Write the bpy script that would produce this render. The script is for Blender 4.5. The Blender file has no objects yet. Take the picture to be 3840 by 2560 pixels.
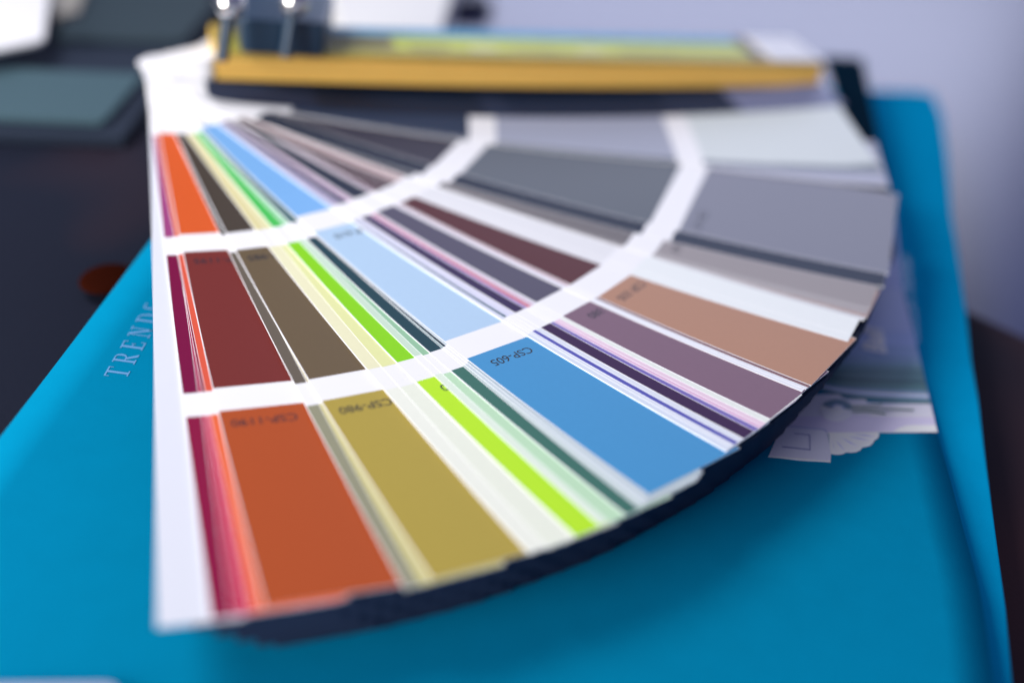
import bpy, bmesh, math, random
from mathutils import Vector, Matrix
random.seed(7)
S = bpy.context.scene
COL = S.collection

# ------------------------------------------------------------------ camera
CAM = Vector((0.17837013, -0.25677674, 0.13489917))
ROT = Matrix(((0.9303250370555732, -0.3006043613205357, 0.210076993939349),
              (0.3408367141884384, 0.49726418958009677, -0.7978462634006978),
              (0.1353723003008711, 0.8138583069037905, 0.5650743283807386)))
FPX = 4236.68
cd = bpy.data.cameras.new('camera'); cam = bpy.data.objects.new('camera', cd); COL.objects.link(cam)
cam.matrix_world = Matrix.Translation(CAM) @ ROT.to_4x4()
cd.sensor_width = 36; cd.lens = FPX / 3840 * 36
cd.clip_start = 0.01; cd.clip_end = 50
cd.dof.use_dof = True; cd.dof.focus_distance = 0.2243; cd.dof.aperture_fstop = 4.0
cd.dof.aperture_blades = 0
S.camera = cam

# ------------------------------------------------------------------ light
w = bpy.data.worlds.new('World'); S.world = w; w.use_nodes = True
w.node_tree.nodes['Background'].inputs[0].default_value = (0.38, 0.41, 0.70, 1)
w.node_tree.nodes['Background'].inputs[1].default_value = 0.32
S.view_settings.view_transform = 'Standard'; S.view_settings.look = 'None'
S.view_settings.exposure = 0.0; S.view_settings.gamma = 1.0
S.render.film_transparent = False

def area(name, loc, target, sx, sy, power, col):
    l = bpy.data.lights.new(name, 'AREA'); l.shape = 'RECTANGLE'; l.size = sx; l.size_y = sy
    l.energy = power; l.color = col
    o = bpy.data.objects.new(name, l); COL.objects.link(o); o.location = loc
    o.rotation_euler = (Vector(target) - Vector(loc)).to_track_quat('-Z', 'Y').to_euler()
    return o
area('key_lamp', (-0.19, -0.10, 0.37), (0.10, -0.08, 0), 0.20, 0.20, 1.62, (1.0, 0.98, 0.95))
area('window_light', (-0.05, 1.25, 0.42), (0.12, 0.1, 0), 0.9, 0.36, 6.6, (0.74, 0.78, 1.0))
area('front_fill', (-0.22, -0.68, 0.18), (0.10, 0.05, 0), 0.35, 0.3, 7.4, (1.0, 0.97, 0.92))  # unseen fill lamp, added to brighten the closed deck's front edge

# ------------------------------------------------------------------ helpers
def hexlin(h):
    h = h.lstrip('#')
    o = []
    for i in (0, 2, 4):
        c = int(h[i:i+2], 16) / 255
        o.append(c / 12.92 if c <= 0.04045 else ((c + 0.055) / 1.055) ** 2.4)
    return o

def mat(name, h, rough=0.45, spec=0.5, scale=0.95, vary=0.04, nscale=300.0, bump=0.0, bscale=3000.0, metal=0.0, coat=0.0, sub=0.0):
    m = bpy.data.materials.new(name); m.use_nodes = True
    nt = m.node_tree; b = nt.nodes['Principled BSDF']
    c = [max(0.0012, min(0.9, v * scale - sub)) for v in hexlin(h)]
    tc = nt.nodes.new('ShaderNodeTexCoord'); n = nt.nodes.new('ShaderNodeTexNoise')
    n.inputs['Scale'].default_value = nscale; n.inputs['Detail'].default_value = 4
    nt.links.new(tc.outputs['Object'], n.inputs['Vector'])
    mx = nt.nodes.new('ShaderNodeMix'); mx.data_type = 'RGBA'
    mx.inputs[6].default_value = (*[v * (1 - vary) for v in c], 1)
    mx.inputs[7].default_value = (*[min(1, v * (1 + vary)) for v in c], 1)
    nt.links.new(n.outputs['Fac'], mx.inputs[0]); nt.links.new(mx.outputs[2], b.inputs['Base Color'])
    b.inputs['Roughness'].default_value = rough; b.inputs['Specular IOR Level'].default_value = spec
    b.inputs['Metallic'].default_value = metal; b.inputs['Coat Weight'].default_value = coat
    if bump:
        n2 = nt.nodes.new('ShaderNodeTexNoise'); n2.inputs['Scale'].default_value = bscale; n2.inputs['Detail'].default_value = 2
        nt.links.new(tc.outputs['Object'], n2.inputs['Vector'])
        bp_ = nt.nodes.new('ShaderNodeBump'); bp_.inputs['Strength'].default_value = bump; bp_.inputs['Distance'].default_value = 0.0002
        nt.links.new(n2.outputs['Fac'], bp_.inputs['Height']); nt.links.new(bp_.outputs['Normal'], b.inputs['Normal'])
    return m

MC = {}
def paint(h):
    if h not in MC:
        MC[h] = mat('ink_' + h.strip('#'), h, rough=0.45, spec=0.06, scale=0.93, sub=0.007, vary=0.025, nscale=900, bump=0.05, bscale=6000)
    return MC[h]

def on_plane(x, y, z):
    """point at height z seen at photograph position x, y"""
    q = ROT @ Vector(((x - 1920) / FPX, -(y - 1280) / FPX, -1.0))
    return CAM + q * ((z - CAM.z) / q.z)

def link(name, verts, faces, m, parent=None, smooth=False, mats=None, fm=None):
    me = bpy.data.meshes.new(name); me.from_pydata([tuple(v) for v in verts], [], faces); me.update()
    if mats:
        for q in mats: me.materials.append(q)
        if fm:
            for p_, k in zip(me.polygons, fm): p_.material_index = k
    else: me.materials.append(m)
    if smooth:
        for p_ in me.polygons: p_.use_smooth = True
    o = bpy.data.objects.new(name, me); COL.objects.link(o)
    if parent: o.parent = parent
    return o

def thing(name, label, cat, loc=(0, 0, 0), group=None):
    o = bpy.data.objects.new(name, None); COL.objects.link(o); o.empty_display_size = 0.01
    o['label'] = label; o['category'] = cat
    if group: o['group'] = group
    return o

def prism(pts, z0, z1):
    """outline of 2d points (ccw) between two heights -> verts, faces"""
    n = len(pts)
    v = [(a, b, z0) for a, b in pts] + [(a, b, z1) for a, b in pts]
    f = [tuple(range(n - 1, -1, -1)), tuple(range(n, 2 * n))]
    f += [(i, (i + 1) % n, n + (i + 1) % n, n + i) for i in range(n)]
    return v, f

def ccw(pts):
    a = sum(pts[i][0] * pts[(i + 1) % len(pts)][1] - pts[(i + 1) % len(pts)][0] * pts[i][1] for i in range(len(pts)))
    return pts if a > 0 else pts[::-1]

def rounded(pts, r, seg=6):
    out = []; n = len(pts)
    for i in range(n):
        p = Vector(pts[i][:2]); a = Vector(pts[i - 1][:2]); b = Vector(pts[(i + 1) % n][:2])
        u = (a - p).normalized(); v = (b - p).normalized()
        rr = min(r[i] if isinstance(r, (list, tuple)) else r, (a - p).length * .45, (b - p).length * .45)
        for k in range(seg + 1):
            t = k / seg
            q = (p + u * rr) * (1 - t) ** 2 + p * 2 * t * (1 - t) + (p + v * rr) * t ** 2
            out.append((q.x, q.y))
    return out

def slab(name, pts, z0, z1, m, parent=None, r=0.0, bevel=0.0):
    pts = ccw([tuple(p[:2]) for p in pts])
    if r: pts = rounded(pts, r)
    v, f = prism(pts, z0, z1)
    o = link(name, v, f, m, parent)
    if bevel:
        b = o.modifiers.new('edge', 'BEVEL'); b.width = bevel; b.segments = 3; b.limit_method = 'ANGLE'; b.angle_limit = 0.9
    return o

def text_mesh(body, size, bold=0.0, spacing=1.0):
    cu = bpy.data.curves.new('t', 'FONT'); cu.body = body; cu.size = size; cu.space_character = spacing; cu.offset = bold
    cu.resolution_u = 6
    o = bpy.data.objects.new('t', cu); COL.objects.link(o)
    dg = bpy.context.evaluated_depsgraph_get(); me = bpy.data.meshes.new_from_object(o.evaluated_get(dg))
    v = [tuple(q.co) for q in me.vertices]; f = [tuple(p.vertices) for p in me.polygons]
    bpy.data.objects.remove(o); bpy.data.meshes.remove(me); bpy.data.curves.remove(cu)
    return v, f

# ------------------------------------------------------------------ shared materials
WHITE = mat('card_white', '#f6f6fb', rough=0.42, spec=0.15, scale=0.94, vary=0.01)
WHITE2 = mat('card_greywhite', '#e6e9f4', rough=0.42, spec=0.15, scale=0.90, vary=0.012)
INK = mat('code_ink', '#1c2230', rough=0.5, spec=0.2, scale=1.0)
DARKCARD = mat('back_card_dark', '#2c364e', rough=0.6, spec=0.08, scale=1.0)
BLUE = mat('catalogue_blue', '#0090be', rough=0.8, spec=0.0, scale=0.76, vary=0.05, nscale=180, bump=0.22, bscale=4200)
BLUE2 = mat('book_blue', '#00b0e8', rough=0.8, spec=0.0, scale=0.80, vary=0.05, nscale=180, bump=0.25, bscale=4200)
PAPER = mat('page_paper', '#d9dcec', rough=0.7, spec=0.2)

# ------------------------------------------------------------------ table and mat
ZT = -0.026
TABLE = mat('table_lacquer', '#34407a', rough=0.38, spec=0.6, scale=0.8, vary=0.03, nscale=6)
v, f = prism([(-3, -2), (3, -2), (3, 4), (-3, 4)], ZT - 0.04, ZT)
tb = link('table_top', v, f, TABLE); tb['kind'] = 'structure'
MATM = mat('mat_leather', '#2a2a3a', rough=0.8, spec=0.08, scale=0.8, vary=0.25, nscale=9, bump=0.3, bscale=900)
nt = MATM.node_tree; bs = nt.nodes['Principled BSDF']
n3 = nt.nodes.new('ShaderNodeTexNoise'); n3.inputs['Scale'].default_value = 11.0; n3.inputs['Detail'].default_value = 1
tc = nt.nodes.new('ShaderNodeTexCoord'); nt.links.new(tc.outputs['Object'], n3.inputs['Vector'])
rp = nt.nodes.new('ShaderNodeValToRGB'); rp.color_ramp.elements[0].position = 0.60; rp.color_ramp.elements[1].position = 0.82
rp.color_ramp.elements[0].color = (0.011, 0.014, 0.028, 1); rp.color_ramp.elements[1].color = (0.060, 0.028, 0.034, 1)
sx = nt.nodes.new('ShaderNodeSeparateXYZ'); nt.links.new(tc.outputs['Object'], sx.inputs[0])
ma = nt.nodes.new('ShaderNodeMath'); ma.operation = 'MULTIPLY_ADD'; ma.inputs[1].default_value = 0.9; ma.use_clamp = True
nt.links.new(sx.outputs[0], ma.inputs[0]); nt.links.new(n3.outputs['Fac'], ma.inputs[2]); nt.links.new(ma.outputs[0], rp.inputs[0]); nt.links.new(rp.outputs[0], bs.inputs['Base Color'])
e1 = on_plane(3630, 1165, ZT + .003); e2 = on_plane(3840, 1262, ZT + .003); d = (e2 - e1).normalized(); nn = Vector((-d.y, d.x, 0))
if nn.y < 0: nn = -nn
A = e1 - d * 1.6; B = e1 + d * 0.9
mt = slab('desk_mat', [A, B, B - nn * 1.2, A - nn * 1.2], ZT + .0002, ZT + .003, MATM, bevel=0.0008)
mt['label'] = 'dark navy and brown leather mat under the front of the blue books'; mt['category'] = 'mat'

# ------------------------------------------------------------------ lower blue book
ZB = -0.0105
edge = [(3500, 352), (3535, 430), (3556, 600), (3570, 800), (3598, 975), (3626, 1179), (3645, 1350), (3672, 1500), (3697, 1703), (3738, 2007), (3775, 2277), (3800, 2560)]
re = [on_plane(x, y, ZB) for x, y in edge]
ext = re[-1] + (re[-1] - re[-2]).normalized() * 0.10
tl = on_plane(2300, 318, ZB); topc = on_plane(3440, 340, ZB)
bl = ext + (tl - topc) * 0.72
outline = [tuple(q[:2]) for q in ([tl, topc] + re + [ext, bl])]
bk = thing('blue_book', 'thick blue book with rounded corner lying under the catalogue on the table', 'book')
def inset(pts, dd):
    c = Vector((sum(p[0] for p in pts) / len(pts), sum(p[1] for p in pts) / len(pts)))
    return [tuple(c + (Vector(p) - c) * (1 - dd)) for p in pts]
slab('cover', outline, ZB - 0.0016, ZB, BLUE2, bk, bevel=0.0005)
slab('pages', inset(outline, 0.015), ZB - 0.0130, ZB - 0.00165, PAPER, bk)
slab('back_cover', outline, ZB - 0.0146, ZB - 0.01305, BLUE2, bk, bevel=0.0005)
# faint vertical lettering beside the catalogue's edge
TXB = mat('lettering_paleblue', '#0fa0e0', rough=0.4, scale=0.95)
def lay_text(name, body, size, p0, p1, z, m, parent, bold=0.0, spacing=1.0, mesh=None):
    """flat lettering running from p0 towards p1 (world points), lying at height z"""
    v, f = mesh if mesh else text_mesh(body, size, bold, spacing)
    u = (p1 - p0); u.z = 0; u.normalize(); up = Vector((-u.y, u.x, 0))
    vs = [p0 + u * a[0] + up * a[1] for a in v]
    return link(name, [(q.x, q.y, z(q) if callable(z) else z) for q in vs], f, m, parent)
lay_text('lettering', 'COLOR TRENDS', 0.0062, on_plane(3452, 1290, ZB), on_plane(3395, 860, ZB), ZB + 0.00006, TXB, bk)

# ------------------------------------------------------------------ catalogue on top
ZC = -0.0078
L0 = on_plane(561, 905, ZC); L1 = on_plane(2, 1635, ZC); ld = (L1 - L0).normalized()
redge = [(3377, 996), (3381, 1067), (3409, 1151), (3426, 1249), (3451, 1350), (3515, 1624), (3562, 1790), (3610, 1973), (3667, 2176), (3697, 2345), (3724, 2559)]
def lift(y):
    return ZC + 0.0035 * max(0, min(1, (y - 1500) / 1100)) ** 1.3
rw = [on_plane(x, y, lift(y)) for x, y in redge]
far = rw[0] + (rw[0] - rw[3]).normalized() * 0.06
rw = [far] + rw + [rw[-1] + (rw[-1] - rw[-2]).normalized() * 0.12]
# resample right edge
def resample(pl, n):
    d_ = [0]
    for a, b in zip(pl, pl[1:]): d_.append(d_[-1] + (b - a).length)
    out = []
    for i in range(n):
        t = d_[-1] * i / (n - 1); k = 0
        while k < len(pl) - 2 and d_[k + 1] < t: k += 1
        out.append(pl[k].lerp(pl[k + 1], (t - d_[k]) / (d_[k + 1] - d_[k])))
    return out
NR, NU = 48, 24
RR = resample(rw, NR)
LL = resample([L0 - ld * 0.03, L0 + ld * 0.22], NR)
cat = thing('blue_catalogue', 'thin blue catalogue with a plaster moulding picture lying under the fan of cards', 'catalogue')
vs = []
for a, b in zip(LL, RR):
    for k in range(NU + 1):
        t = k / NU; p = a.lerp(b, t); p.z = ZC + (b.z - ZC) * t ** 3
        vs.append(p)
nv = len(vs)
fs = [(i * (NU + 1) + k, (i + 1) * (NU + 1) + k, (i + 1) * (NU + 1) + k + 1, i * (NU + 1) + k + 1) for i in range(NR - 1) for k in range(NU)]
co = link('cover', vs, fs, BLUE, cat, smooth=True)
sm = co.modifiers.new('thick', 'SOLIDIFY'); sm.thickness = 0.0009; sm.offset = -1
inner = []
for a, b in zip(LL, RR):
    for k in range(NU + 1):
        t = 0.006 + 0.985 * k / NU; p = a.lerp(b, t); p.z = ZC - 0.0010 + (b.z - ZC) * t ** 3
        inner.append(p)
po = link('pages', inner, fs, PAPER, cat, smooth=True)
sm = po.modifiers.new('thick', 'SOLIDIFY'); sm.thickness = 0.0014; sm.offset = -1

def pic(name, pts, layer, h=None, m=None, spline=False):
    """printed shape on the catalogue cover, outline in photograph positions of the 2750,1200 close-up"""
    P = [on_plane(2750 + x / 2.6133, 1200 + y / 2.6133, ZC) for x, y in pts]
    P = ccw([(p.x, p.y) for p in P])
    z = ZC + 0.00006 + 0.00004 * layer
    n = len(P)
    v_, f_ = prism(P, z - 0.00003, z)
    return link(name, v_, f_, m or printmat(h), cat)
PM = {}
def printmat(h):
    if h not in PM: PM[h] = mat('print_' + h.strip('#'), h, rough=0.5, spec=0.10, scale=1.5, vary=0.03, nscale=1500, bump=0.04)
    return PM[h]
def band(name, top, bot, layer, h): return pic(name, top + bot[::-1], layer, h)
# right border of the picture follows the catalogue edge
def rx(y):  # crop coordinates
    Y = [-1200, -520, -340, -128, 128, 392, 1108]; X = [1560, 1638, 1649, 1722, 1767, 1832, 2000]
    for i in range(6):
        if y <= Y[i + 1]: return X[i] + (X[i + 1] - X[i]) * (y - Y[i]) / (Y[i + 1] - Y[i])
    return X[-1]
def row(yl, xl, c=()): return [(xl, yl)] + list(c)
ys = [(-1000, '#8c9acb'), (-300, '#97a4d6'), (120, '#8da0cc'), (260, '#7f97bd'), (360, '#6f8cab'), (430, '#5f8294'), (480, '#4c6f7a'), (600, None)]
for (a, h), (b, _) in zip(ys, ys[1:]):
    xr = rx
    band('print_wall', [(500, a), (rx(a) - 2, a)], [(500, b - 10), (rx(b) - 2, b)], 1, h)
# cornice bands, each shade of the printed picture
def curve(y0, dy, yr):  # a curved moulding line from the left down to the right
    pts = []
    for k in range(13):
        t = k / 12; x = 700 + t * (rx(yr) - 2 - 700)
        pts.append((x, y0 + dy * (1 - math.exp(-4.5 * t)) + (yr - y0 - dy) * t))
    return pts
cl = [(500, 80, 600, '#33505c'), (512, 95, 618, '#4a6e76'), (560, 100, 690, '#5f7f90'), (575, 105, 712, '#7a8fae'), (585, 120, 738, '#c9cdf0'), (592, 128, 752, '#8fa0c4'), (600, 140, 775, '#5d7f8c'), (606, 150, 800, '#48686f'), (612, 165, 824, None)]
for q, q2 in zip(cl, cl[1:]):
    band('print_cornice', curve(*q[:3]), curve(*q2[:3]), 2, q[3])
pic('print_frieze', [(330, 800), (820, 735), (900, 730), (1040, 735), (1060, 760), (1110, 778), (1290, 782), (1312, 812), (1500, 818), (rx(826) - 2, 826), (rx(945) - 2, 945), (700, 1010), (330, 1010)], 3, '#c2c1e4')
pic('print_frieze', [(330, 950), (1320, 940), (rx(948) - 2, 948), (rx(1108) - 3, 1108), (500, 1108), (330, 1060)], 4, '#bbb5dc')
pic('print_highlight', [(1330, 936), (rx(944) - 2, 946), (rx(952) - 2, 954), (1340, 946)], 5, '#e9e6fb')
pic('print_highlight', [(1560, 1104), (1600, 1070), (1680, 1042), (1760, 1034), (rx(1036) - 3, 1036), (rx(1106) - 3, 1106)], 5, '#dcd9f4')
pic('print_panel', [(340, 1345), (480, 1030), (880, 1068), (915, 1085), (922, 1130), (952, 1330), (948, 1402), (640, 1384)], 6, '#bdbde3')
pic('print_highlight', [(340, 1340), (948, 1388), (948, 1404), (335, 1352)], 7, '#e4e3fb')
pic('print_line', [(470, 1255), (752, 1286), (748, 1140), (735, 1130), (590, 1116), (595, 1124), (728, 1138), (738, 1148), (742, 1274), (478, 1246)], 7, '#6d719c')
pic('print_line', [(480, 1040), (880, 1076), (908, 1092), (914, 1130), (906, 1132), (898, 1098), (876, 1084), (478, 1048)], 7, '#8a8bb6')
shell = [(930, 1108), (1420, 1110), (1424, 1140), (1408, 1168), (1380, 1184), (1366, 1210), (1340, 1238), (1300, 1250), (1262, 1254), (1240, 1284), (1200, 1302), (1150, 1308), (1100, 1304), (1075, 1320), (1030, 1328), (985, 1326), (946, 1318)]
pic('print_shell', shell, 6, '#d3d2f2')
for x0, y0, x1, y1 in ((1130, 1150, 1330, 1190), (1050, 1160, 1210, 1245), (1000, 1190, 1090, 1290), (960, 1180, 990, 1290), (1170, 1125, 1390, 1150)):
    pic('print_line', [(x0, y0), ((x0 + x1) / 2, (y0 + y1) / 2 - 4), (x1, y1), ((x0 + x1) / 2, (y0 + y1) / 2 + 6)], 7, '#9c9cc6')
pic('print_highlight', [(860, 1118), (1420, 1106), (rx(1104) - 3, 1102), (rx(1108) - 3, 1109), (1420, 1112), (920, 1124)], 8, '#efedff')
def disc(name, cx, cy, a, b, layer, h, t0=0, t1=360, n=28):
    pts = [(cx + a * math.cos(math.radians(t0 + (t1 - t0) * k / n)), cy + b * math.sin(math.radians(t0 + (t1 - t0) * k / n))) for k in range(n if t1 - t0 == 360 else n + 1)]
    pic(name, pts, layer, h)
disc('print_medallion', 1010, 890, 165, 112, 6, '#d0cfee')
for k, (a, b, h) in enumerate(((160, 108, '#4c6f78'), (146, 96, '#8b9fc0'), (136, 88, '#3f626b'), (116, 74, '#7f95b4'), (104, 64, '#41656d'), (84, 52, '#8698b8'))):
    disc('print_ring', 1010, 890, a, b, 7 + k, h, 205, 358)
for k, (a, b, h) in enumerate(((158, 106, '#b3b2da'), (150, 99, '#dad8f5'), (128, 82, '#b5b4db'), (118, 74, '#d6d4f2'), (96, 56, '#b9b8dd'), (88, 50, '#d3d1f0'))):
    disc('print_ring', 1010, 890, a, b, 7 + k, h, 0, 180)
disc('print_boss', 1015, 885, 48, 32, 14, '#c9c8ea')
for yy, pts in ((0, [(1148, 850), (1300, 850), (1380, 842), (1460, 828)]), (0, [(1155, 872), (1400, 876), (1600, 878), (1765, 886)]), (0, [(1165, 902), (1300, 898), (1400, 908), (1490, 926)])):
    up_ = [(x, y - 6) for x, y in pts]; dn = [(x, y + 2) for x, y in pts]; dn2 = [(x - 8, y + 13) for x, y in pts]
    band('print_whisker', up_, dn, 9, '#f1f0ff'); band('print_line', dn, dn2, 9, '#33565c')
WL = mat('lettering_white', '#f0efff', rough=0.5, scale=1.0)
lay_text('lettering', 'Ball', 0.0075, on_plane(3321, 1331, ZC), on_plane(3300, 1200, ZC), ZC + 0.0003, WL, cat, bold=0.0002)

# serif title running up the left side: TRENDS
def serif_word(word, s, adv):
    V, F = [], []
    def quad(*p):
        b = len(V); V.extend((a, c, 0) for a, c in p); F.append(tuple(range(b, b + len(p))))
    def bar(x0, y0, x1, y1): quad((x0, y0), (x1, y0), (x1, y1), (x0, y1))
    x = 0
    for ch in word:
        def B(x0, y0, x1, y1): bar(x + x0 * s, y0 * s, x + x1 * s, y1 * s)
        def Q(*p): quad(*[(x + a * s, b * s) for a, b in p])
        if ch == 'T': B(.28, .06, .42, .93); B(.0, .93, .70, 1.0); B(.16, 0, .54, .06); B(0, .78, .05, .93); B(.65, .78, .70, .93); wd = .70
        if ch == 'R':
            B(.10, .06, .24, .94); B(0, 0, .34, .06); B(0, .94, .45, 1.0); B(.24, .46, .45, .52)
            Q((.45, 1.0), (.45, .94), (.52, .84), (.52, .62), (.45, .52), (.45, .46), (.60, .55), (.66, .73), (.60, .92)); Q((.30, .46), (.44, .46), (.74, 0), (.56, 0)); wd = .72
        if ch == 'E': B(.10, .06, .24, .94); B(0, 0, .62, .06); B(0, .94, .60, 1.0); B(.24, .48, .45, .54); B(.57, .06, .62, .22); B(.55, .80, .60, .94); B(.42, .42, .46, .60); wd = .64
        if ch == 'N': B(.12, .06, .18, .94); B(0, 0, .30, .06); B(.62, .0, .68, .94); B(.50, .94, .80, 1.0); B(.0, .94, .12, 1.0); Q((.12, 1.0), (.26, 1.0), (.68, .12), (.68, 0), (.60, 0)); wd = .80
        if ch == 'D':
            B(.10, .06, .24, .94); B(0, 0, .40, .06); B(0, .94, .40, 1.0); Q((.40, 1.0), (.40, .94), (.55, .84), (.62, .5), (.55, .16), (.40, .06), (.40, 0), (.64, .10), (.77, .5), (.64, .9)); wd = .78
        if ch == 'S': B(.05, .0, .50, .07); B(.05, .93, .50, 1.0); B(.0, .55, .12, .93); B(.10, .46, .46, .58); B(.42, .07, .56, .48); wd = .58
        x += (wd + adv) * s
    return V, F
TLav = mat('lettering_lavender', '#6aaae4', rough=0.6, scale=0.8)
t0 = on_plane(474, 1420, ZC); t1 = on_plane(566, 1255, ZC)
lay_text('lettering', '', 0, t0, t1, ZC + 0.00008, TLav, cat, mesh=serif_word('TRENDS', 0.0045, 0.36))

# ------------------------------------------------------------------ the fan of colour cards
R = 0.20; RING = (0.03697, 0.08477, 0.09231, 0.1425, 0.14976); PA = 0.01127; WID = 0.0240
S1, S2, S3, H1, H2 = -0.099899, 0.50744, -0.001449, 0.012533, -0.004303
def hh(t):
    T = 1.40
    return H1 * t + H2 * t * t if t < T else H1 * T + H2 * T * T + .0008 * (t - T)
def shape(r): return S1 * r + S2 * r * r + S3 * r ** 3
class Frame:
    def __init__(s, deg, ta=0.0, dz=0.0):
        th = math.radians(deg); s.d = Vector((math.cos(th), math.sin(th), 0)); s.n = Vector((-s.d.y, s.d.x, 0))
        s.z0 = hh(th + math.pi / 2) + dz; s.o0 = -PA + ta
    def at(s, r, o, dz=0.0):
        p = s.d * r + s.n * (s.o0 + o); p.z = s.z0 + shape(max(r, 0)) - (0.0 if r >= 0 else S1 * -r * 0) + dz
        return p
def strip(fr, r0, r1, o0, o1, zt, zb, n=20, corner=0.0, st=None):
    """curved sheet from r0 to r1 with thickness; returns verts, faces"""
    if st is None: st = [r0 + (r1 - r0) * k / n for k in range(n + 1)]
    else: st = [q for q in st if r0 - 1e-7 <= q <= r1 + 1e-7]
    if corner: st = sorted(set(st + [r0 + corner * q for q in (.08, .3, .6, 1)]))
    V, F = [], []
    for r in st:
        ins = 0
        if corner and r < r0 + corner:
            ins = corner - math.sqrt(max(0, corner ** 2 - (r0 + corner - r) ** 2))
        for o, z in ((o0 + ins, zt), (o1 - ins, zt), (o1 - ins, zb), (o0 + ins, zb)): V.append(fr.at(r, o, z))
    m = len(st)
    for k in range(m - 1):
        a = 4 * k
        for j in range(4): F.append((a + j, a + 4 + j, a + 4 + (j + 1) % 4, a + (j + 1) % 4))
    F.append((0, 1, 2, 3)); F.append((4 * m - 1, 4 * m - 2, 4 * m - 3, 4 * m - 4))
    return V, F

fan = thing('fan_deck', 'fanned out deck of colour sample cards lying across the blue catalogue', 'colour fan deck')
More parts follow.
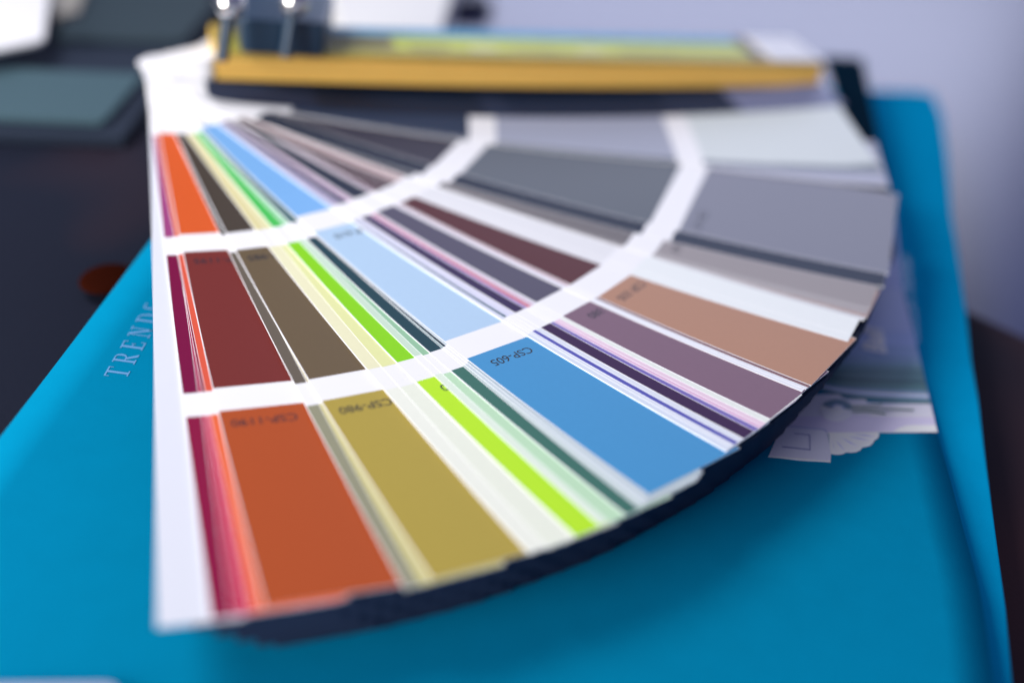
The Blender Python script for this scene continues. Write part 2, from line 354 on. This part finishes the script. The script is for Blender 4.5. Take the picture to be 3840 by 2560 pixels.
# name, degrees, side shift mm, length shift mm, inner, middle, outer colour, code texts {ring index: text}, label
CARDS = [
 ('blank', -54.95, 5.95, 0.86, None, None, None, {}, 'plain grey white card at the left end of the fan'),
 ('', -52.61, 4.95, .56, '#a04a82', '#7d2048', '#8e2448', {}, 'crimson card beside the plain white one'),
 ('', -52.50, 7.45, .52, '#a04074', '#a81c50', '#b82450', {}, None),
 ('', -51.49, 5.62, .72, '#b8485c', '#8c2040', '#d23456', {}, None),
 ('', -50.89, 4.75, .58, '#dc6848', '#e0604a', '#ee7048', {}, None),
 ('', -50.52, 5.20, -.15, '#dc6234', '#7b3937', '#b45632', {3: 'CSP-1195', 5: 'CSP-1190'}, 'burnt orange and brick red card'),
 ('', -44.70, 5.29, 1.96, '#50504e', '#6d645a', '#999880', {}, None),
 ('', -44.55, 7.22, 1.99, '#6b6358', '#c9c0a0', '#d0c884', {}, None),
 ('', -43.12, 4.09, 1.28, '#504842', '#6f604c', '#b4a04e', {3: 'CSP-985', 5: 'CSP-980'}, 'ochre and brown card'),
 ('', -38.18, 3.19, 1.91, '#e4dca8', '#f0eec8', '#f3f6ea', {5: 'CSP-880'}, None),
 ('', -37.80, 5.16, 2.16, '#dfe0a8', '#e9edac', '#eff4e4', {}, None),
 ('', -35.75, 3.22, 1.84, '#52c862', '#8edb28', '#bdf034', {5: 'CSP-850'}, 'lime green card'),
 ('', -34.55, 4.32, 1.40, '#9fd8b0', '#cfe6d2', '#e6f4e4', {}, None),
 ('', -34.45, 5.74, 1.88, '#7fae98', '#9bc8a6', '#c2e6c2', {}, None),
 ('', -32.67, 2.95, 1.52, '#54757a', '#2d4b56', '#45756a', {5: 'CSP-720'}, 'dark green card'),
 ('', -32.50, 5.54, 1.36, '#8fa4b4', '#86a4a6', '#c4d4d4', {}, None),
 ('', -31.68, 3.95, 1.11, '#a6b4c6', '#2c4450', '#d0dce2', {}, None),
 ('', -31.05, 3.10, .60, '#b0c0d4', '#c8d8e0', '#b8c8d0', {}, None),
 ('', -30.48, 2.23, -.45, '#82b8f0', '#b8d5f1', '#4c98cf', {3: 'CSP-610', 5: 'CSP-605'}, 'sky blue card with its code in focus'),
 ('', -24.87, 3.57, -.76, '#a8b8dc', '#dbe0f4', '#dbe4f4', {}, None),
 ('', -24.40, 3.40, -1.1, '#a0a8d0', '#2e5a78', '#e4eaf6', {}, None),
 ('', -24.01, 3.22, -1.1, '#8080b0', '#d6d8f2', '#5a5cb6', {}, None),
 ('', -23.73, 3.53, -1.02, '#b8a8cc', '#e0e0f4', '#e2e8f4', {}, None),
 ('', -23.45, 4.09, -1.03, '#464868', '#3f345a', '#3f2850', {}, 'dark purple card'),
 ('', -22.82, 5.52, -.98, '#b890bc', '#9a84c4', '#7c70ba', {}, None),
 ('', -22.33, 5.17, -.89, '#b88cb4', '#c8506e', '#e6c2de', {}, None),
 ('', -22.05, 5.30, -.95, '#c4a8c0', '#d6b0c8', '#eed4e6', {}, None),
 ('', -21.72, 5.48, -1.0, '#b4b0c4', '#d8d4e2', '#eef3ee', {}, None),
 ('', -21.00, 4.67, -1.19, '#333a4c', '#5d5a6e', '#84697c', {5: 'CSP-380'}, 'dusty mauve card'),
 ('', -17.25, 4.67, -1.4, '#b0a0b4', '#e6e4f0', '#f0f2fb', {}, None),
 ('', -16.95, 4.90, -1.2, '#a890a4', '#dcd8e8', '#e9ecf7', {}, None),
 ('', -16.80, 5.16, -1.12, '#806070', '#c8a8b0', '#8a6a70', {}, None),
 ('', -16.55, 5.36, -.99, '#4c3440', '#5e363b', '#b88c76', {5: 'CSP-335'}, 'tan and maroon card'),
 ('', -7.93, -3.08, -1.82, '#4a3240', '#ecedf2', '#f3f8fa', {}, 'off white card'),
 ('', -7.75, -0.6, -1.82, '#c8b4b6', '#ecedf2', '#f3f8fa', {}, None),
 ('', -7.60, 6.60, -1.0, '#6a6876', '#d6d2d4', '#d4d6dc', {}, None),
 ('', -7.03, 6.11, -.65, '#5c5464', '#a69a9c', '#a88a84', {}, None),
 ('', -5.2, 1.0, -1.2, '#4a4654', '#8a8488', '#aca6aa', {}, None),
 ('', -3.34, -2.39, -1.34, '#343a4a', '#787478', '#a09a9e', {5: 'CSP-160'}, None),
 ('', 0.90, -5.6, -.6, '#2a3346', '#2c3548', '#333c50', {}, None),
 ('grey', 1.14, .32, -.03, '#454452', '#686f7a', '#888b9c', {5: 'CSP-110'}, 'slate grey card raised above the others'),
 ('wide', 12.3, 11.14, 1.19, '#3e4a62', '#8f96b0', '#b0b4ca', {}, None),
 ('wide', 21.3, -11.4, -.3, '#333f56', '#566070', '#7e8894', {}, None),  # added card, its dull greys paint the soft shadow below the pale card
 ('light', 22.32, -11.43, -.43, '#3c4860', '#a9aec2', '#dde5e8', {}, 'pale grey card at the top of the fan'),
 ('dark', 35.91, -16.45, .95, '#2a3346', '#2c364c', '#7f86aa', {}, None),
]
for k in range(50):   # dark cards under the fan, layered down to stand for the shadow below
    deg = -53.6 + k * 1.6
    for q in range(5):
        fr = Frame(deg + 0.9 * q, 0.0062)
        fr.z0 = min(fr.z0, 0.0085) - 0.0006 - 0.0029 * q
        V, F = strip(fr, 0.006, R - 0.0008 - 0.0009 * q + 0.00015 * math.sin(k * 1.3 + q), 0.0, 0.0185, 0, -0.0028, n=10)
        link('back_card_shadow', V, F, DARKCARD, fan)
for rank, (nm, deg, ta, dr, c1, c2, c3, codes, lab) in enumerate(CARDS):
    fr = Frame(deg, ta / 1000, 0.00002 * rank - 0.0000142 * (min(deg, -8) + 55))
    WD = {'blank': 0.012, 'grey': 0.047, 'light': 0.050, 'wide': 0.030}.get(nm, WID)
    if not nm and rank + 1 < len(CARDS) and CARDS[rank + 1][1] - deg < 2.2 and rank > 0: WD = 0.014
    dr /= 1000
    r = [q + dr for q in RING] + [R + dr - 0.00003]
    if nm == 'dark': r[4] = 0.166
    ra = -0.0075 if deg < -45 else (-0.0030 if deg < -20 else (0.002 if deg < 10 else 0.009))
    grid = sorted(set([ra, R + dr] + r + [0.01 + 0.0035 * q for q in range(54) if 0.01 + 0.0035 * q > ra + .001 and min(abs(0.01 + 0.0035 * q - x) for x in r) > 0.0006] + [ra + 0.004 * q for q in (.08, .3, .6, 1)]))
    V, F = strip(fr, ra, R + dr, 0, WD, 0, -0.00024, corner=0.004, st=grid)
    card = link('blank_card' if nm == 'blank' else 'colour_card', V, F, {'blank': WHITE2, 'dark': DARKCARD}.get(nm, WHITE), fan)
    if lab: card['label'] = lab
    if nm == 'blank': continue
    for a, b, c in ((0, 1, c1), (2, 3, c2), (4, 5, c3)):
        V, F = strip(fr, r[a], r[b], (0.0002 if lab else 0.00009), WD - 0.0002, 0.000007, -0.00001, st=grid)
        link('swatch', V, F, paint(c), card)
    for ring, txt in codes.items():
        v_, f_ = text_mesh(txt, 0.00298, 0.00002)
        rb = r[ring - 1] + 0.0030
        vs_ = [fr.at(rb + q[1], {'CSP-980': 0.0125, 'CSP-985': 0.0120, 'CSP-335': 0.0130, 'CSP-380': 0.0148}.get(txt, 0.0137) - q[0], 0.000016) for q in v_]
        link('code_lettering', vs_, f_, INK, card)
# small white chip on the torn edge of the green card
fr = Frame(-34.45, .00574, 0.00003 * 16)

# ------------------------------------------------------------------ the closed rest of the deck
PK = Frame(37.2, -0.0042); PK.z0 = 0
z0 = 0.0094; NP = 27
cols = ['#ffd070', '#fac060', '#ffd880', '#fdc868', '#f0b458', '#ffdc88']
V, F, FM = [], [], []
hot = [mat('card_edge_' + str(i), c, rough=0.6, spec=0.2, scale=1.0) for i, c in enumerate(cols)]
PW = 0.0215
def flat(fr, r, o, z):
    p = fr.d * r + fr.n * (fr.o0 + o); p.z = z; return p
for k in range(NP):
    zz = z0 + k * 0.00026; j = random.uniform(-.0003, .0003); e = random.uniform(-.0008, .0008)
    sag = lambda r: -0.0015 * math.sin(math.pi * max(0, min(1, r / R)))
    b = len(V); n = 10; ra = 0.0118
    for q in range(n + 1):
        r = ra + (R + e - ra) * q / n; s = sag(r)
        for o, z in ((j, zz + .00022), (PW, zz + .00022), (PW, zz), (j, zz)): V.append(flat(PK, r, o, z + s))
    for q in range(n):
        a = b + 4 * q
        for t in range(4): F.append((a + t, a + 4 + t, a + 4 + (t + 1) % 4, a + (t + 1) % 4)); FM.append((k * 7 + k // 5) % len(cols))
    F.append((b, b + 1, b + 2, b + 3)); FM.append(0)
    a = b + 4 * n; F.append((a + 3, a + 2, a + 1, a)); FM.append(0)
ob = link('card_stack', V, F, None, fan, mats=hot, fm=FM); ob['kind'] = 'stuff'; ob['label'] = 'closed rest of the deck seen from its amber edge'
ZP = z0 + NP * 0.00026
# white heads of the closed cards
hd = [flat(PK, -0.0030, 0.001, 0), flat(PK, 0.0116, -.0003, 0), flat(PK, 0.0116, 0.0065, 0), flat(PK, 0.000, 0.004, 0)]
hp = rounded(ccw([tuple(p[:2]) for p in hd]), 0.003); v, f = prism(hp, 0.0090, ZP)
v = [(a, b, c if c < .0095 else 0.0108 + (0.0150 - 0.0108) * max(0, min(1, ((Vector((a, b, 0)).dot(PK.d)) + .010) / .0215))) for a, b, c in v]
link('card_heads', v, f, WHITE, fan)
def toppiece(name, r0, r1, o0, o1, zb, zt, h, parent=fan, rough=0.4):
    P = [flat(PK, r0, o0, 0), flat(PK, r1, o0, 0), flat(PK, r1, o1, 0), flat(PK, r0, o1, 0)]
    return slab(name, P, zb, zt, mat('m_' + name, h, rough=rough, spec=0.06, scale=0.85, vary=0.22, nscale=160), parent)
tc_ = toppiece('top_card', 0.012, 0.2, 0, PW, ZP - .0012, ZP + .0003, '#b49c50')
toppiece('swatch', 0.013, 0.176, 0.0006, 0.0050, ZP + .0003, ZP + .00036, '#b4ac54', tc_)
toppiece('swatch', 0.062, 0.176, 0.0051, 0.0150, ZP + .0003, ZP + .00036, '#c0cc4a', tc_)
toppiece('swatch', 0.030, 0.0618, 0.0051, 0.0150, ZP + .0003, ZP + .00036, '#8a8448', tc_)
toppiece('swatch', 0.040, 0.178, 0.0151, PW - .0002, ZP + .0003, ZP + .00036, '#3a9ac8', tc_)
toppiece('swatch', 0.013, 0.024, 0.0051, 0.0150, ZP + .0003, ZP + .00036, '#a9a24a', tc_)
for a_, b_, c_, d_, h_ in ((0.034, 0.044, .006, .010, '#3a3a38'), (0.046, 0.060, .0054, .0085, '#45453c'), (0.066, 0.078, .0054, .0078, '#7c7a46'), (0.084, 0.092, .0056, .0074, '#e2e6c0'), (0.098, 0.112, .0056, .0072, '#a4a84c'), (0.118, 0.126, .006, .0078, '#e0e4bc'), (0.132, 0.150, .0056, .0074, '#9aa04a')):
    toppiece('print_mark', a_, b_, c_, d_, ZP + .00037, ZP + .00042, h_, tc_)
toppiece('swatch', 0.1765, 0.1810, 0.003, PW - .0002, ZP + .00031, ZP + .00038, '#3c3c48', tc_)
toppiece('white_end', 0.1820, 0.2000, 0.0012, PW - .0002, ZP + .00031, ZP + .0009, '#eef0fa', tc_)
# back cover of the deck, dark, sticking out past the card ends
bc = Frame(35.0, -0.012); P = []
for x, y in ((3090, 215), (3235, 225), (3300, 560), (3345, 760), (3352, 960), (3322, 1030), (3270, 700)):
    P.append(on_plane(x, y, 0.0015))
slab('back_cover', [tuple(p[:2]) for p in P], 0.0005, 0.0020, mat('deck_back', '#1c3c54', rough=0.8, spec=0.0, scale=0.45), fan, r=0.002)

# ------------------------------------------------------------------ things in the blurred background
def px(points, z): return [on_plane(x, y, z) for x, y in points]
BLK = mat('clip_black', '#24405a', rough=0.35, spec=0.6, scale=0.8)
CHR = mat('chrome', '#f4faff', rough=0.22, metal=1.0, scale=1.0)
clip = thing('binder_clip', 'black binder clip with chrome ends standing on the left of the closed cards', 'binder clip')
c0 = on_plane(930, 150, ZP + .0005)
P = px([(905, 200), (1215, 215), (1250, 100), (860, 60)], ZP + .0006)
slab('body', P, ZP + .0005, ZP + .010, BLK, clip, r=0.002, bevel=0.0006)
def ball(name, c, r, m, parent, sq=(1, 1, 1)):
    bm = bmesh.new(); bmesh.ops.create_uvsphere(bm, u_segments=24, v_segments=14, radius=r)
    me = bpy.data.meshes.new(name); bm.to_mesh(me); bm.free(); me.materials.append(m)
    for p_ in me.polygons: p_.use_smooth = True
    o = bpy.data.objects.new(name, me); COL.objects.link(o); o.location = c; o.scale = sq; o.parent = parent; return o
def rod(name, a, b, r, m, parent, n=16):
    a = Vector(a); b = Vector(b); u = (b - a).normalized(); s = u.orthogonal().normalized(); t = u.cross(s)
    V = []
    for q in (a, b): V += [q + (s * math.cos(2 * math.pi * k / n) + t * math.sin(2 * math.pi * k / n)) * r for k in range(n)]
    F = [(k, (k + 1) % n, n + (k + 1) % n, n + k) for k in range(n)] + [tuple(range(n - 1, -1, -1)), tuple(range(n, 2 * n))]
    return link(name, V, F, m, parent, smooth=False)
for x, y in ((862, 14), (1105, 6)):
    q = on_plane(x, y, ZP + .016)
    rod('post', (q.x, q.y - .004, ZP + .002), (q.x, q.y, ZP + .016), 0.0016, BLK, clip)
    ball('knob', q, 0.0040, CHR, clip)

pad = thing('paper_pad', 'thick white paper pad half seen behind the closed cards at the top edge', 'paper pad')
PP = px([(1285, 112), (1650, 118), (1720, -120), (1230, -120)], ZT + .0200)
PADM = mat('pad_paper', '#f8f8ff', rough=0.6, spec=0.1, scale=1.0)
slab('sheets', PP, ZT + .0015, ZT + .0200, PADM, pad, r=0.003)
slab('backing', PP, ZT + .0002, ZT + .00148, mat('pad_backing', '#7c86b0', rough=0.7), pad, r=0.003)

P = px([(1650, 60), (1850, 62), (1780, 0), (1680, -40)], ZT)
ds = slab('eraser', P, ZT + .0002, ZT + .006, mat('eraser_dark', '#3c3f58', rough=0.6), r=0.003, bevel=0.001)
ds['label'] = 'small dark purple block beside the white paper pad behind the cards'; ds['category'] = 'eraser'

# dark tray with grey samples at the left
ZM = ZT + .003
TR = mat('tray_dark', '#2c3648', spec=0.15, rough=0.7, scale=0.8)
tray = slab('sample_tray', px([(-500, 520), (470, 560), (900, -60), (0, -220), (-600, -120)], ZM), ZM + .0002, ZM + .004, TR, bevel=0.0008)
tray['label'] = 'dark slate tray holding grey samples at the upper left'; tray['category'] = 'tray'
ZS = ZM + .0042
GR = mat('sample_greygreen', '#587480', rough=0.6, spec=0.1, scale=0.68)
GR2 = mat('sample_slate', '#44545e', rough=0.6, spec=0.1, scale=0.7)
t1_ = slab('sample_tile', px([(-200, 425), (392, 452), (545, 275), (200, 262), (-150, 240)], ZS + .002), ZS, ZS + .002, GR, r=0.002, bevel=0.0004)
t1_['label'] = 'grey green sample tile nearest the white card corner on the dark tray'; t1_['category'] = 'sample tile'; t1_['group'] = 'grey sample tiles on the tray'
t2_ = slab('sample_tile', px([(205, 140), (690, 150), (800, 20), (760, -80), (330, -90)], ZS + .002), ZS, ZS + .002, GR2, r=0.002, bevel=0.0004)
t2_['label'] = 'darker slate sample tile at the back of the dark tray'; t2_['category'] = 'sample tile'; t2_['group'] = 'grey sample tiles on the tray'
wc = slab('white_card', px([(-150, 215), (165, 150), (190, -60), (-150, -100)], ZS + .009), ZS + .0075, ZS + .009, WHITE, r=0.003, bevel=0.0004)
wc['label'] = 'white card with rounded corner in the upper left corner of the picture'; wc['category'] = 'card'
bx = slab('cream_card', px([(200, 60), (290, 40), (330, -80), (190, -80)], ZS + .0045), ZS + .002, ZS + .004, mat('cream', '#a8a49c', rough=0.6), r=0.001)
bx['label'] = 'small beige card between the white card and the darker tile'; bx['category'] = 'card'
# orange blurred thing beside the catalogue
q = on_plane(400, 1045, ZM + .003)
og = ball('orange_spot', q, 0.0045, mat('spot_orange', '#984430', rough=0.9, spec=0.0, scale=0.08), None, (1.3, 1.6, 0.25))
og['label'] = 'small orange brown bead on the dark mat left of the catalogue edge'; og['category'] = 'spot'
# white slip at the very front
sl = slab('paper_slip', px([(-200, 2562), (420, 2554), (600, 2760), (-300, 2760)], ZC + .0012), ZC + .0006, ZC + .0010, mat('slip_paper', '#c4ccec', rough=0.7, spec=0.1, scale=0.7), r=0.001)
sl['label'] = 'pale paper slip at the bottom left edge of the picture on the catalogue'; sl['category'] = 'paper'
